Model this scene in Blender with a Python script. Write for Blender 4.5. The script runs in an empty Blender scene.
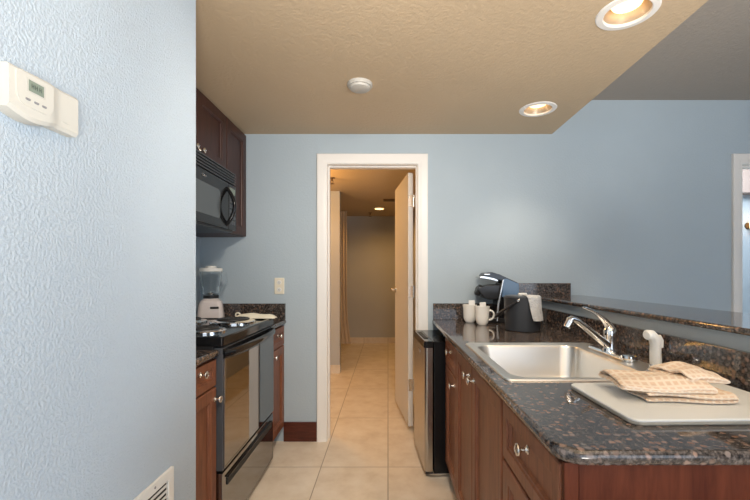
import bpy, bmesh, math, random
from math import pi, sin, cos, radians as R
from mathutils import Vector, Matrix, noise

scene = bpy.context.scene
C = scene.collection
random.seed(7)

# ------------------------------------------------------------------ camera
cam_d = bpy.data.cameras.new('camera')
cam = bpy.data.objects.new('camera', cam_d)
C.objects.link(cam)
cam.location = (0, 0, 1.228)
cam.rotation_euler = (pi / 2, 0, 0)
cam_d.sensor_width = 36
cam_d.lens = 36 * 390 / 750
cam_d.shift_x = -13 / 750
cam_d.shift_y = 24 / 750
cam_d.clip_start = 0.02
scene.camera = cam

# ------------------------------------------------------------------ world, light, exposure
w = bpy.data.worlds.new('world')
scene.world = w
w.use_nodes = True
w.node_tree.nodes['Background'].inputs[0].default_value = (0.62, 0.78, 1.0, 1)
w.node_tree.nodes['Background'].inputs[1].default_value = 1.0

def area(name, loc, target, sx, sy, energy, color):
    d = bpy.data.lights.new(name, 'AREA')
    d.shape = 'RECTANGLE'
    d.size, d.size_y, d.energy, d.color = sx, sy, energy, color
    o = bpy.data.objects.new(name, d)
    C.objects.link(o)
    o.location = loc
    o.rotation_euler = (Vector(target) - Vector(loc)).to_track_quat('-Z', 'Y').to_euler()
    return o

area('daylight_rear_window', (1.5, -2.85, 1.35), (1.1, 1.0, 1.35), 3.4, 2.0, 20, (0.90, 0.95, 1.0))
sd_ = area('side_fill', (4.05, -0.75, 1.4), (-0.7, -0.35, 1.2), 2.2, 1.7, 14, (0.78, 0.89, 1.0))  # unseen side light added to brighten the near left wall
sd_.data.spread = R(62)
area('daylight_bedroom', (3.3, 3.45, 2.42), (3.9, 4.2, 1.5), 0.9, 0.5, 26, (0.88, 0.94, 1.0))
# unseen upward light added behind the camera, bounced off the ceiling as fill
fl = area('bounce_fill', (0.75, -1.25, 0.7), (0.62, -0.2, 2.257), 0.9, 0.9, 54, (1.0, 0.95, 0.88))
fl.data.spread = R(105)

def lamp_light(name, loc, energy, color, angle=None, radius=0.05):
    d = bpy.data.lights.new(name, 'SPOT' if angle else 'POINT')
    d.energy, d.color, d.shadow_soft_size = energy, color, radius
    if angle:
        d.spot_size, d.spot_blend = angle, 0.9
    o = bpy.data.objects.new(name, d)
    C.objects.link(o)
    o.location = loc
    return o

WARM = (1.0, 0.82, 0.62)
CANS = [(0.935, 2.435), (0.94, 1.533)]
for (x, y), p_ in zip(CANS, (20, 9)):
    lamp_light('can_lamp', (x, y, 2.262), p_, WARM, R(95), 0.055)
lamp_light('fill_spot', (0.94, 0.62, 2.24), 7, WARM, R(100), 0.055)  # extra spot added out of frame, no fitting above it
ka = area('kitchen_fill', (0.10, 0.85, 2.235), (-0.30, 2.7, 0.8), 0.35, 0.25, 11, (1.0, 0.91, 0.79))  # no panel here: added light filling the back wall and floor
ka.data.spread = R(100)
ORANGE = (1.0, 0.53, 0.15)
lamp_light('hall_lamp', (-0.137, 6.08, 2.20), 22, ORANGE, R(165), 0.07)
lamp_light('hall_side_lamp', (-1.0, 3.85, 1.95), 23, ORANGE, None, 0.12)

vs = scene.view_settings
vs.view_transform = 'Standard'
vs.look = 'None'
vs.gamma = 1
vs.use_curve_mapping = False
vs.exposure = 0.46

# ------------------------------------------------------------------ materials
class NT:
    def __init__(s, name):
        s.m = bpy.data.materials.new(name)
        s.m.use_nodes = True
        s.t = s.m.node_tree
        s.b = s.t.nodes['Principled BSDF']
    def n(s, kind, **kw):
        x = s.t.nodes.new(kind)
        for k, v in kw.items():
            if k in x.inputs:
                x.inputs[k].default_value = v
            else:
                setattr(x, k, v)
        return x
    def l(s, a, ao, b, bi):
        s.t.links.new(a.outputs[ao], b.inputs[bi])
    def coords(s, scale=(1, 1, 1), which='Object', rot=(0, 0, 0)):
        tc = s.n('ShaderNodeTexCoord')
        mp = s.n('ShaderNodeMapping')
        mp.inputs['Scale'].default_value = scale
        mp.inputs['Rotation'].default_value = rot
        s.l(tc, which, mp, 'Vector')
        return mp
    def ramp(s, stops, interp='LINEAR'):
        r = s.n('ShaderNodeValToRGB')
        e = r.color_ramp
        e.interpolation = interp
        while len(e.elements) < len(stops):
            e.elements.new(0.5)
        for el, (p, c) in zip(e.elements, stops):
            el.position = p
            el.color = (*c, 1) if len(c) == 3 else c
        return r
    def bump(s, src, out, strength, dist):
        b = s.n('ShaderNodeBump', Strength=strength, Distance=dist)
        s.l(src, out, b, 'Height')
        s.l(b, 'Normal', s.b, 'Normal')

def plain(name, col, rough=0.5, metal=0.0, ior=1.45, emit=None, es=0, trans=0, coat=0, alpha=1):
    k = NT(name)
    b = k.b.inputs
    b['Base Color'].default_value = (*col, 1)
    b['Roughness'].default_value = rough
    b['Metallic'].default_value = metal
    b['IOR'].default_value = ior
    b['Transmission Weight'].default_value = trans
    b['Coat Weight'].default_value = coat
    b['Coat Roughness'].default_value = 0.05
    if emit:
        b['Emission Color'].default_value = (*emit, 1)
        b['Emission Strength'].default_value = es
    # faint procedural variation so the surface is not dead flat
    if not emit and not trans:
        mp = k.coords((1, 1, 1))
        nz = k.n('ShaderNodeTexNoise', Scale=35.0, Detail=3.0)
        k.l(mp, 'Vector', nz, 'Vector')
        mr = k.n('ShaderNodeMapRange')
        mr.inputs['To Min'].default_value = max(0.0, rough - 0.02)
        mr.inputs['To Max'].default_value = min(1.0, rough + 0.03)
        k.l(nz, 'Fac', mr, 'Value')
        k.l(mr, 'Result', k.b, 'Roughness')
    return k.m

def textured_paint(name, col, scale, strength, rough=0.65, dist=0.004, var=0.03):
    k = NT(name)
    mp = k.coords()
    a = k.n('ShaderNodeTexNoise', Scale=scale, Detail=3.0, Roughness=0.55)
    k.l(mp, 'Vector', a, 'Vector')
    r = k.ramp([(0.36, (0, 0, 0)), (0.62, (1, 1, 1))])
    k.l(a, 'Fac', r, 'Fac')
    c = k.n('ShaderNodeTexNoise', Scale=1.3, Detail=2.0)
    k.l(mp, 'Vector', c, 'Vector')
    lo = tuple(v * (1 - var) for v in col)
    hi = tuple(min(1, v * (1 + var)) for v in col)
    rc = k.ramp([(0.35, lo), (0.65, hi)])
    k.l(c, 'Fac', rc, 'Fac')
    k.l(rc, 'Color', k.b, 'Base Color')
    k.b.inputs['Roughness'].default_value = rough
    k.bump(r, 'Color', strength, dist)
    return k.m

M = {}
M['wall'] = textured_paint('blue_textured_wall', (0.485, 0.562, 0.632), 150, 0.42)
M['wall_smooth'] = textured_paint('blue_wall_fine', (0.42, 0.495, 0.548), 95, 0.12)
M['hall_wall'] = textured_paint('hall_wall_paint', (0.47, 0.47, 0.46), 60, 0.15)
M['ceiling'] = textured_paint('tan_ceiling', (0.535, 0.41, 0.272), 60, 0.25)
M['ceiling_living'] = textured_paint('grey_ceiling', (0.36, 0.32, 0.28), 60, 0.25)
M['trim'] = plain('cream_trim_paint', (0.84, 0.81, 0.77), 0.35)
M['white_plastic'] = plain('white_plastic', (0.78, 0.77, 0.73), 0.35)
M['detector'] = plain('detector_plastic', (0.47, 0.45, 0.41), 0.4)  # white plastic, greyed so the colour carries its weak light
M['cream_plastic'] = plain('cream_plastic', (0.80, 0.74, 0.60), 0.4)
M['thermo'] = plain('thermostat_plastic', (0.64, 0.625, 0.565), 0.4)
M['thermo_line'] = plain('thermostat_panel', (0.58, 0.565, 0.51), 0.4)
M['lcd'] = plain('lcd_grey', (0.24, 0.29, 0.24), 0.15)
M['lcd_digits'] = plain('lcd_digits', (0.07, 0.09, 0.07), 0.3)
M['grey_button'] = plain('grey_button', (0.28, 0.28, 0.29), 0.4)
M['dark_slot'] = plain('dark_slot', (0.02, 0.02, 0.02), 0.6)
M['black_gloss'] = plain('black_gloss_enamel', (0.010, 0.010, 0.011), 0.10, ior=1.38)
M['oven_glass'] = plain('black_mirror_glass', (0.010, 0.009, 0.008), 0.02, ior=4.0)
M['black_plastic'] = plain('black_plastic', (0.022, 0.022, 0.024), 0.35)
M['grey_plastic'] = plain('charcoal_plastic', (0.075, 0.08, 0.09), 0.3)
M['coil'] = plain('burner_coil', (0.03, 0.028, 0.027), 0.45)
M['chrome'] = plain('chrome', (0.82, 0.81, 0.80), 0.07, metal=1)
M['nickel'] = plain('brushed_nickel', (0.74, 0.70, 0.64), 0.24, metal=1)
M['steel'] = plain('stainless_steel', (0.80, 0.775, 0.73), 0.34, metal=1)
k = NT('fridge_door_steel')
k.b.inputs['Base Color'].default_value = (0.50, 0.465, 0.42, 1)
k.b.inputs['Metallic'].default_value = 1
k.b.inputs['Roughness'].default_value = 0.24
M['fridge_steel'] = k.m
M['ceramic'] = plain('cream_ceramic', (0.86, 0.83, 0.77), 0.15)
M['paper'] = plain('white_paper', (0.80, 0.79, 0.76), 0.7)
M['bucket'] = plain('ice_bucket_black', (0.034, 0.037, 0.043), 0.33)
M['brew_black'] = plain('brew_head_black', (0.028, 0.029, 0.032), 0.25)
M['silver_trim'] = plain('silver_trim', (0.72, 0.71, 0.70), 0.2, metal=1)
M['reservoir'] = plain('blue_water_tank', (0.13, 0.21, 0.33), 0.15)
M['lid_plastic'] = plain('blue_black_lid', (0.045, 0.055, 0.075), 0.22)
M['blender_base'] = plain('blender_base_plastic', (0.72, 0.65, 0.63), 0.25)
M['board'] = plain('white_cutting_board', (0.69, 0.725, 0.74), 0.4)
M['board_edge'] = plain('board_edge', (0.40, 0.38, 0.33), 0.5)
M['can_reflector'] = plain('can_reflector', (0.50, 0.41, 0.31), 0.3, metal=0.5)
M['can_lens'] = plain('can_lens', (1, 0.9, 0.7), 0.4, emit=(1.0, 0.66, 0.32), es=1.7)
M['hall_lens'] = plain('hall_lens', (1, 0.9, 0.7), 0.4, emit=(1.0, 0.60, 0.22), es=3.0)
M['brass'] = plain('dark_brass', (0.16, 0.10, 0.05), 0.4, metal=0.8)
M['sconce'] = plain('sconce_shade', (1, 0.8, 0.5), 0.5, emit=(1.0, 0.62, 0.30), es=1.6)
M['curtain'] = plain('tan_curtain', (0.62, 0.47, 0.32), 0.85)
M['valance'] = plain('beige_valance', (0.36, 0.29, 0.26), 0.8)
M['door_paint'] = plain('door_paint', (0.68, 0.64, 0.59), 0.42)
M['glass_clear'] = plain('clear_jar_glass', (0.95, 0.97, 0.98), 0.02, trans=1.0, ior=1.25)
M['bag'] = textured_paint('grey_foil_bag', (0.66, 0.65, 0.63), 60, 0.9, rough=0.3, dist=0.004)

def granite():
    k = NT('brown_granite')
    t = k.t
    mp = k.coords()
    warp = k.n('ShaderNodeTexNoise', Scale=95.0, Detail=3.0)
    k.l(mp, 'Vector', warp, 'Vector')
    add = k.n('ShaderNodeVectorMath', operation='MULTIPLY_ADD')
    k.l(warp, 'Color', add, 0)
    add.inputs[1].default_value = (0.010, 0.010, 0.010)
    k.l(mp, 'Vector', add, 2)
    # ground mass
    n1 = k.n('ShaderNodeTexNoise', Scale=120.0, Detail=4.0, Roughness=0.65)
    k.l(mp, 'Vector', n1, 'Vector')
    ground = k.ramp([(0.36, (0.014, 0.011, 0.010)), (0.50, (0.052, 0.043, 0.039)), (0.66, (0.135, 0.115, 0.106))])
    k.l(n1, 'Fac', ground, 'Fac')
    # pinkish brown feldspar flecks
    vo = k.n('ShaderNodeTexVoronoi', Scale=66.0)
    k.l(add, 'Vector', vo, 'Vector')
    dist = k.ramp([(0.30, (1, 1, 1)), (0.52, (0, 0, 0))])
    k.l(vo, 'Distance', dist, 'Fac')
    sep = k.n('ShaderNodeSeparateColor')
    k.l(vo, 'Color', sep, 'Color')
    pick = k.ramp([(0.46, (0, 0, 0)), (0.56, (0.85, 0.85, 0.85))])
    k.l(sep, 'Red', pick, 'Fac')
    mask = k.n('ShaderNodeMath', operation='MULTIPLY')
    k.l(dist, 'Color', mask, 0)
    k.l(pick, 'Color', mask, 1)
    fleck = k.ramp([(0.0, (0.12, 0.10, 0.092)), (0.35, (0.20, 0.115, 0.076)), (0.7, (0.32, 0.205, 0.155)), (1.0, (0.18, 0.165, 0.16))])
    k.l(sep, 'Green', fleck, 'Fac')
    mx = k.n('ShaderNodeMix', data_type='RGBA')
    t.links.new(mask.outputs[0], mx.inputs[0])
    t.links.new(ground.outputs['Color'], mx.inputs[6])
    t.links.new(fleck.outputs['Color'], mx.inputs[7])
    t.links.new(mx.outputs[2], k.b.inputs['Base Color'])
    k.b.inputs['Roughness'].default_value = 0.06
    k.b.inputs['IOR'].default_value = 1.65
    return k.m
M['granite'] = granite()

def wood(name, c0, c1, scale, rough=0.42, coat=0.0, spec=0.35):
    k = NT(name)
    mp = k.coords(scale)
    nz = k.n('ShaderNodeTexNoise', Scale=6.0, Detail=5.0, Roughness=0.6, Distortion=0.6)
    k.l(mp, 'Vector', nz, 'Vector')
    r = k.ramp([(0.3, c0), (0.72, c1)])
    k.l(nz, 'Fac', r, 'Fac')
    k.l(r, 'Color', k.b, 'Base Color')
    k.b.inputs['Roughness'].default_value = rough
    k.b.inputs['Specular IOR Level'].default_value = spec
    k.b.inputs['Coat Weight'].default_value = coat
    k.b.inputs['Coat Roughness'].default_value = 0.2
    k.bump(nz, 'Fac', 0.04, 0.002)
    return k.m
M['wood'] = wood('cherry_cabinet_wood', (0.150, 0.053, 0.027), (0.285, 0.106, 0.053), (7, 7, 0.9))
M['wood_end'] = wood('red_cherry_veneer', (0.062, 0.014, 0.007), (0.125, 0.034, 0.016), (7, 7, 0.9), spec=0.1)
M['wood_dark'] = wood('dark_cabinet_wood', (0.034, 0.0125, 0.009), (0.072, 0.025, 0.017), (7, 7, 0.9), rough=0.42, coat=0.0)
M['wood_h'] = wood('cherry_baseboard_wood', (0.055, 0.014, 0.009), (0.120, 0.030, 0.017), (1.2, 8, 9), 0.3)

def tile():
    k = NT('beige_floor_tile')
    mp = k.coords()
    sep = k.n('ShaderNodeSeparateXYZ')
    k.l(mp, 'Vector', sep, 'Vector')
    def axis(out, size, off):
        a = k.n('ShaderNodeMath', operation='SUBTRACT')
        k.l(sep, out, a, 0)
        a.inputs[1].default_value = off
        d = k.n('ShaderNodeMath', operation='DIVIDE')
        k.l(a, 0, d, 0)
        d.inputs[1].default_value = size
        f = k.n('ShaderNodeMath', operation='FRACT')
        k.l(d, 0, f, 0)
        p = k.n('ShaderNodeMath', operation='PINGPONG')
        k.l(f, 0, p, 0)
        p.inputs[1].default_value = 0.5
        fl = k.n('ShaderNodeMath', operation='FLOOR')
        k.l(d, 0, fl, 0)
        return p, fl
    px, fx = axis('X', 0.426, 0.0)
    py, fy = axis('Y', 0.845, 2.481)
    mn = k.n('ShaderNodeMath', operation='MINIMUM')
    k.l(px, 0, mn, 0)
    sy_ = k.n('ShaderNodeMath', operation='MULTIPLY')
    k.l(py, 0, sy_, 0)
    sy_.inputs[1].default_value = 2.0
    k.l(sy_, 0, mn, 1)
    gr = k.ramp([(0.0045, (0, 0, 0)), (0.0085, (1, 1, 1))])
    k.l(mn, 0, gr, 'Fac')
    cmb = k.n('ShaderNodeCombineXYZ')
    k.l(fx, 0, cmb, 'X')
    k.l(fy, 0, cmb, 'Y')
    wn = k.n('ShaderNodeTexWhiteNoise')
    k.l(cmb, 'Vector', wn, 'Vector')
    off = k.n('ShaderNodeVectorMath', operation='MULTIPLY_ADD')
    k.l(wn, 'Color', off, 0)
    off.inputs[1].default_value = (9, 9, 9)
    k.l(mp, 'Vector', off, 2)
    nz = k.n('ShaderNodeTexNoise', Scale=7.0, Detail=6.0, Roughness=0.6)
    k.l(off, 'Vector', nz, 'Vector')
    col = k.ramp([(0.3, (0.66, 0.545, 0.42)), (0.5, (0.75, 0.645, 0.52)), (0.7, (0.81, 0.715, 0.595))])
    k.l(nz, 'Fac', col, 'Fac')
    mx = k.n('ShaderNodeMix', data_type='RGBA')
    t = k.t
    t.links.new(gr.outputs['Color'], mx.inputs[0])
    mx.inputs[6].default_value = (0.36, 0.285, 0.21, 1)
    t.links.new(col.outputs['Color'], mx.inputs[7])
    t.links.new(mx.outputs[2], k.b.inputs['Base Color'])
    k.b.inputs['Roughness'].default_value = 0.36
    k.bump(gr, 'Color', 0.35, 0.002)
    return k.m
M['tile'] = tile()

def towel_mat():
    k = NT('checked_beige_towel')
    mp = k.coords((1, 1, 1), 'UV')
    def stripes(rot):
        m2 = k.n('ShaderNodeMapping')
        k.l(mp, 'Vector', m2, 'Vector')
        m2.inputs['Rotation'].default_value = (0, 0, rot)
        wv = k.n('ShaderNodeTexWave', Scale=17.0, Distortion=0.4)
        wv.inputs['Detail'].default_value = 1.0
        k.l(m2, 'Vector', wv, 'Vector')
        return wv
    a, b = stripes(0), stripes(pi / 2)
    mx = k.n('ShaderNodeMath', operation='MAXIMUM')
    k.l(a, 'Fac', mx, 0)
    k.l(b, 'Fac', mx, 1)
    r = k.ramp([(0.50, (0.69, 0.52, 0.385)), (0.92, (0.79, 0.68, 0.56))])
    k.l(mx, 0, r, 'Fac')
    k.l(r, 'Color', k.b, 'Base Color')
    k.b.inputs['Roughness'].default_value = 0.95
    mp2 = k.coords()
    nz = k.n('ShaderNodeTexNoise', Scale=420.0, Detail=2.0)
    k.l(mp2, 'Vector', nz, 'Vector')
    ad = k.n('ShaderNodeMath', operation='ADD')
    k.l(nz, 'Fac', ad, 0)
    k.l(mx, 0, ad, 1)
    k.bump(ad, 0, 0.35, 0.002)
    return k.m
M['towel'] = towel_mat()

# ------------------------------------------------------------------ mesh helpers
class MB:
    def __init__(s):
        s.bm = bmesh.new()
        s.uv = None
    def box(s, x0, x1, y0, y1, z0, z1, bev=0.0, seg=2, mtx=None):
        r = bmesh.ops.create_cube(s.bm, size=1)
        vs_ = r['verts']
        for v in vs_:
            v.co = Vector(((x0 + x1) / 2 + v.co.x * (x1 - x0), (y0 + y1) / 2 + v.co.y * (y1 - y0), (z0 + z1) / 2 + v.co.z * (z1 - z0)))
            if mtx:
                v.co = mtx @ v.co
        if bev:
            ed = list({e for v in vs_ for e in v.link_edges})
            bmesh.ops.bevel(s.bm, geom=ed, offset=bev, segments=seg, affect='EDGES', profile=0.5)
        return s
    def loft(s, loops, closed=True, cap0=True, cap1=True):
        rows = [[s.bm.verts.new(p) for p in lp] for lp in loops]
        n = len(rows[0])
        for a, b in zip(rows, rows[1:]):
            for i in range(n if closed else n - 1):
                j = (i + 1) % n
                try:
                    s.bm.faces.new((a[i], a[j], b[j], b[i]))
                except ValueError:
                    pass
        if cap0:
            s.bm.faces.new(list(reversed(rows[0])))
        if cap1:
            s.bm.faces.new(rows[-1])
        return s
    def lathe(s, prof, seg=32, mtx=None, cap0=True, cap1=True):
        loops = []
        for r, z in prof:
            lp = [Vector((r * cos(2 * pi * i / seg), r * sin(2 * pi * i / seg), z)) for i in range(seg)]
            loops.append([mtx @ p for p in lp] if mtx else lp)
        return s.loft(loops, True, cap0, cap1)
    def tube(s, pts, rad, seg=12, cap=True, squash=1.0):
        seg = max(seg, 16)
        pts = [Vector(p) for p in pts]
        rad = rad if isinstance(rad, (list, tuple)) else [rad] * len(pts)
        up = None
        loops = []
        for i, p in enumerate(pts):
            t = (pts[min(i + 1, len(pts) - 1)] - pts[max(i - 1, 0)]).normalized()
            if up is None:
                up = Vector((0, 0, 1)) if abs(t.z) < 0.9 else Vector((0, 1, 0))
            u = (up - t * up.dot(t)).normalized()
            v = t.cross(u)
            up = u
            loops.append([p + u * (rad[i] * squash * cos(2 * pi * k / seg)) + v * (rad[i] * sin(2 * pi * k / seg)) for k in range(seg)])
        return s.loft(loops, True, cap, cap)
    def build(s, name, mat, parent=None, smooth=26):
        bmesh.ops.recalc_face_normals(s.bm, faces=s.bm.faces)
        me = bpy.data.meshes.new(name)
        s.bm.to_mesh(me)
        s.bm.free()
        me.materials.append(M[mat] if isinstance(mat, str) else mat)
        if smooth:
            me.polygons.foreach_set('use_smooth', [True] * len(me.polygons))
            me.set_sharp_from_angle(angle=R(smooth))
        o = bpy.data.objects.new(name, me)
        C.objects.link(o)
        if smooth:
            wn = o.modifiers.new('flat_faces', 'WEIGHTED_NORMAL')
            wn.keep_sharp = True
            wn.weight = 100
        if parent:
            o.parent = parent
        return o

def bez(p0, p1, p2, p3, n=12):
    p0, p1, p2, p3 = map(Vector, (p0, p1, p2, p3))
    out = []
    for i in range(n + 1):
        t = i / n
        out.append(p0 * (1 - t) ** 3 + p1 * 3 * t * (1 - t) ** 2 + p2 * 3 * t * t * (1 - t) + p3 * t ** 3)
    return out

def rrect(x0, x1, y0, y1, r, z, n=6, radii=None):
    radii = radii or (r, r, r, r)     # x1y1, x0y1, x0y0, x1y0
    out = []
    for (cx, cy, a0), rr in zip(((x1, y1, 0), (x0, y1, 90), (x0, y0, 180), (x1, y0, 270)), radii):
        sx = -1 if cx == x1 else 1
        sy = -1 if cy == y1 else 1
        for i in range(n + 1):
            a = R(a0 + 90 * i / n)
            out.append(Vector((cx + sx * rr + rr * cos(a), cy + sy * rr + rr * sin(a), z)))
    return out

def thing(name, label, cat, loc=(0, 0, 0), rz=0, group=None):
    o = bpy.data.objects.new(name, None)
    C.objects.link(o)
    o.empty_display_size = 0.05
    o.location = loc
    o.rotation_euler = (0, 0, rz)
    return tag(o, label, cat, group)

def tag(o, label, cat, group=None):
    o['label'], o['category'] = label, cat
    if group:
        o['group'] = group
    return o

def struct(o, label=None):
    o['kind'] = 'structure'
    if label:
        o['label'] = label
    return o

def copy_tree(o, parent=None):
    c = o.copy()
    C.objects.link(c)
    if parent:
        c.parent = parent
    for ch in list(o.children):
        copy_tree(ch, c)
    return c

def sbox(name, mat, *b, bev=0):
    return struct(MB().box(*b, bev=bev).build(name, mat))

# ------------------------------------------------------------------ setting
YB = 2.868            # kitchen face of the back wall
YH = 3.0              # its hallway face
ZS, ZC = 2.257, 2.507  # dropped kitchen ceiling, living-room ceiling

sbox('floor', 'tile', -2.2, 5.0, -3.2, 7.2, -0.1, 0.0)

# back wall with the two doorways
b = MB()
b.box(-1.5, -0.468, YB, YH, 0, ZC + 0.1)
b.box(-0.468, 0.2396, YB, YH, 2.056, ZC + 0.1)
b.box(0.2396, 2.578, YB, YH, 0, ZC + 0.1)
b.box(2.578, 3.309, YB, YH, 2.056, ZC + 0.1)
b.box(3.309, 4.3, YB, YH, 0, ZC + 0.1)
struct(b.build('wall_back', 'wall_smooth', smooth=0))
# the blue textured wall beside the camera, with the kitchen's left wall
sbox('wall_left', 'wall', -1.5, -0.68, -3.0, 1.38, 0, ZC + 0.1)
sbox('wall_kitchen_left', 'wall_smooth', -1.5, -1.38, 1.38, YB, 0, ZC + 0.1)
b = MB()
b.box(4.2, 4.3, -3.0, -1.2, 0, ZC + 0.1)
b.box(4.2, 4.3, -1.2, 1.2, 0, 0.5)
b.box(4.2, 4.3, -1.2, 1.2, 2.3, ZC + 0.1)
b.box(4.2, 4.3, 1.2, YB, 0, ZC + 0.1)
struct(b.build('wall_right', 'wall_smooth', smooth=0))
b = MB()
b.box(-1.5, -0.3, -3.12, -3.0, 0, ZC + 0.1)
b.box(-0.3, 3.3, -3.12, -3.0, 2.35, ZC + 0.1)
b.box(-0.3, 3.3, -3.12, -3.0, 0, 0.15)
b.box(3.3, 4.3, -3.12, -3.0, 0, ZC + 0.1)
struct(b.build('wall_rear', 'wall_smooth', smooth=0))
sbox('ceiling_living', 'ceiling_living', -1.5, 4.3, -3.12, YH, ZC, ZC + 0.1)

# dropped ceiling with two openings for the downlights
b = MB()
edges = []
def ring(pts):
    v = [b.bm.verts.new(p) for p in pts]
    es = [b.bm.edges.new((v[i], v[(i + 1) % len(v)])) for i in range(len(v))]
    edges.extend(es)
    return v
outer = ring([(-1.5, -1.6, ZS), (1.205, -1.6, ZS), (1.205, YB, ZS), (-1.5, YB, ZS)])
for x, y in CANS:
    ring([(x + 0.086 * cos(2 * pi * i / 40), y + 0.086 * sin(2 * pi * i / 40), ZS) for i in range(40)])
bmesh.ops.triangle_fill(b.bm, use_beauty=True, use_dissolve=False, edges=edges)
b.box(1.195, 1.205, -1.6, YB, ZS + 0.0005, ZC)
b.box(-1.5, 1.195, -1.6, -1.59, ZS + 0.0005, ZC)
struct(b.build('ceiling', 'ceiling', smooth=0))

# hallway
sbox('ceiling_hall', 'ceiling', -2.2, 0.55, YH, 7.1, ZS, ZS + 0.1)
sbox('wall_hall_back', 'hall_wall', -2.2, 0.55, 6.94, 7.1, 0, ZS)
sbox('wall_hall_right', 'hall_wall', 0.42, 0.55, YH, 6.94, 0, ZS)
sbox('wall_hall_left', 'hall_wall', -2.2, -2.05, YH, 6.94, 0, ZS)
sbox('wall_hall_corner', 'hall_wall', -2.05, -0.60, 4.84, 4.96, 0, ZS)
sbox('baseboard_hall_back', 'tile', -2.05, 0.42, 6.925, 6.94, 0, 0.10)
sbox('baseboard_hall_corner', 'tile', -2.05, -0.592, 4.825, 4.84, 0, 0.10)
# room seen through the right-hand doorway
sbox('wall_bedroom_back', 'wall_smooth', 1.9, 5.0, 4.2, 4.3, 0, ZC)
sbox('wall_bedroom_right', 'wall_smooth', 4.9, 5.0, YH, 4.2, 0, ZC)
sbox('wall_bedroom_left', 'wall_smooth', 1.9, 2.0, YH, 4.2, 0, ZC)
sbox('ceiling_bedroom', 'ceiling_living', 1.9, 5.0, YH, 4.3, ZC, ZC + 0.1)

# bar half wall
sbox('wall_bar', 'wall_smooth', 1.058, 1.17, 0.78, YB, 0, 1.051)

# door casings and jambs
def casing(name, x0, x1, z1, cw=0.072):
    b = MB()
    prof = [(0.0, 0.0), (0.0, 0.011), (0.006, 0.014), (0.020, 0.015), (0.030, 0.019), (0.060, 0.021), (cw - 0.004, 0.020), (cw, 0.016), (cw, 0.0)]
    path = [(x0, 0.0, -1, 0), (x0, z1, -1, 1), (x1, z1, 1, 1), (x1, 0.0, 1, 0)]
    b.loft([[Vector((px_ + sx_ * o_, YB - d_, pz_ + sz_ * o_)) for o_, d_ in prof] for px_, pz_, sx_, sz_ in path])
    # jambs and head with a stop
    j = 0.020
    b.box(x0 - j, x0 + 0.003, YB - 0.002, YH + 0.004, 0, z1 + j)
    b.box(x1 - 0.003, x1 + j, YB - 0.002, YH + 0.004, 0, z1 + j)
    b.box(x0 + 0.003, x1 - 0.003, YB - 0.002, YH + 0.004, z1 - 0.003, z1 + j)
    b.box(x0 + 0.003, x0 + 0.013, YB + 0.045, YB + 0.085, 0, z1 - 0.003)
    b.box(x1 - 0.013, x1 - 0.003, YB + 0.045, YB + 0.085, 0, z1 - 0.003)
    b.box(x0 + 0.013, x1 - 0.013, YB + 0.045, YB + 0.085, z1 - 0.013, z1 - 0.003)
    return struct(b.build(name, 'trim'))
casing('trim_1', -0.449, 0.2206, 2.037)
casing('trim_2', 2.597, 3.29, 2.037)

# hall door, swung into the hallway
px, py = 0.197, 3.055
ang = math.atan2(3.70 - py, 0.075 - 0.165)
door = struct(MB().box(0, 0.655, 0, 0.040, 0.035, 2.022, 0.003).build('door_1', 'door_paint'), 'flat cream interior door standing open into the hallway')
door.location = (px, py, 0)
door.rotation_euler = (0, 0, ang)
for hz in (0.36, 1.09, 1.80):
    h = MB()
    h.box(-0.003, 0.0005, 0.004, 0.036, hz - 0.045, hz + 0.045)
    h.lathe([(0.006, hz - 0.047), (0.006, hz + 0.047)], 12, Matrix.Translation((-0.004, -0.004, 0)))
    h.build('hinge', 'nickel', door)
for s in (0, 1):
    y0 = 0.04 if s == 0 else 0.0
    d = 1 if s == 0 else -1
    hnd = MB()
    mt = Matrix.Translation((0.60, y0, 1.085)) @ Matrix.Rotation(-d * pi / 2, 4, 'X')
    hnd.lathe([(0.030, 0), (0.030, 0.006), (0.024, 0.010), (0.011, 0.012), (0.011, 0.050)], 20, mt)
    hnd.tube([(0.605, y0 + d * 0.048, 1.085), (0.57, y0 + d * 0.052, 1.087), (0.52, y0 + d * 0.050, 1.083), (0.49, y0 + d * 0.046, 1.079)], [0.010, 0.009, 0.008, 0.007], 12)
    hnd.build('door_handle', 'nickel', door)

# baseboard of the back wall
sbox('baseboard_back', 'wood_h', -0.765, -0.522, YB - 0.014, YB, 0, 0.142, bev=0.003)

# ------------------------------------------------------------------ cabinets (local frame: front at y=0 facing -y, x along the run)
def panel_front(x0, x1, z0, z1, t=0.02, frame=0.055, y=0.0):
    b = MB()
    fr = min(frame, (x1 - x0) * 0.28, (z1 - z0) * 0.28)
    steps = [(0, t), (0, 0.003), (0.003, 0), (fr, 0), (fr + 0.003, 0.004), (fr + 0.009, 0.0045), (fr + 0.013, 0.012), (fr + 0.022, 0.0125)]
    loops = []
    for ins, d in steps:
        loops.append([(x0 + ins, y + d, z0 + ins), (x1 - ins, y + d, z0 + ins), (x1 - ins, y + d, z1 - ins), (x0 + ins, y + d, z1 - ins)])
    b.loft(loops)
    return b

def knob(parent, x, z, y=0.0):
    b = MB()
    mt = Matrix.Translation((x, y, z)) @ Matrix.Rotation(pi / 2, 4, 'X')
    b.lathe([(0.0115, 0), (0.0115, 0.003), (0.008, 0.005), (0.0055, 0.009), (0.005, 0.016), (0.008, 0.021), (0.0145, 0.024),
             (0.0155, 0.027), (0.0145, 0.030), (0.010, 0.032), (0.009, 0.031), (0.004, 0.033)], 24, mt)
    return b.build('knob', 'nickel', parent)

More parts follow.
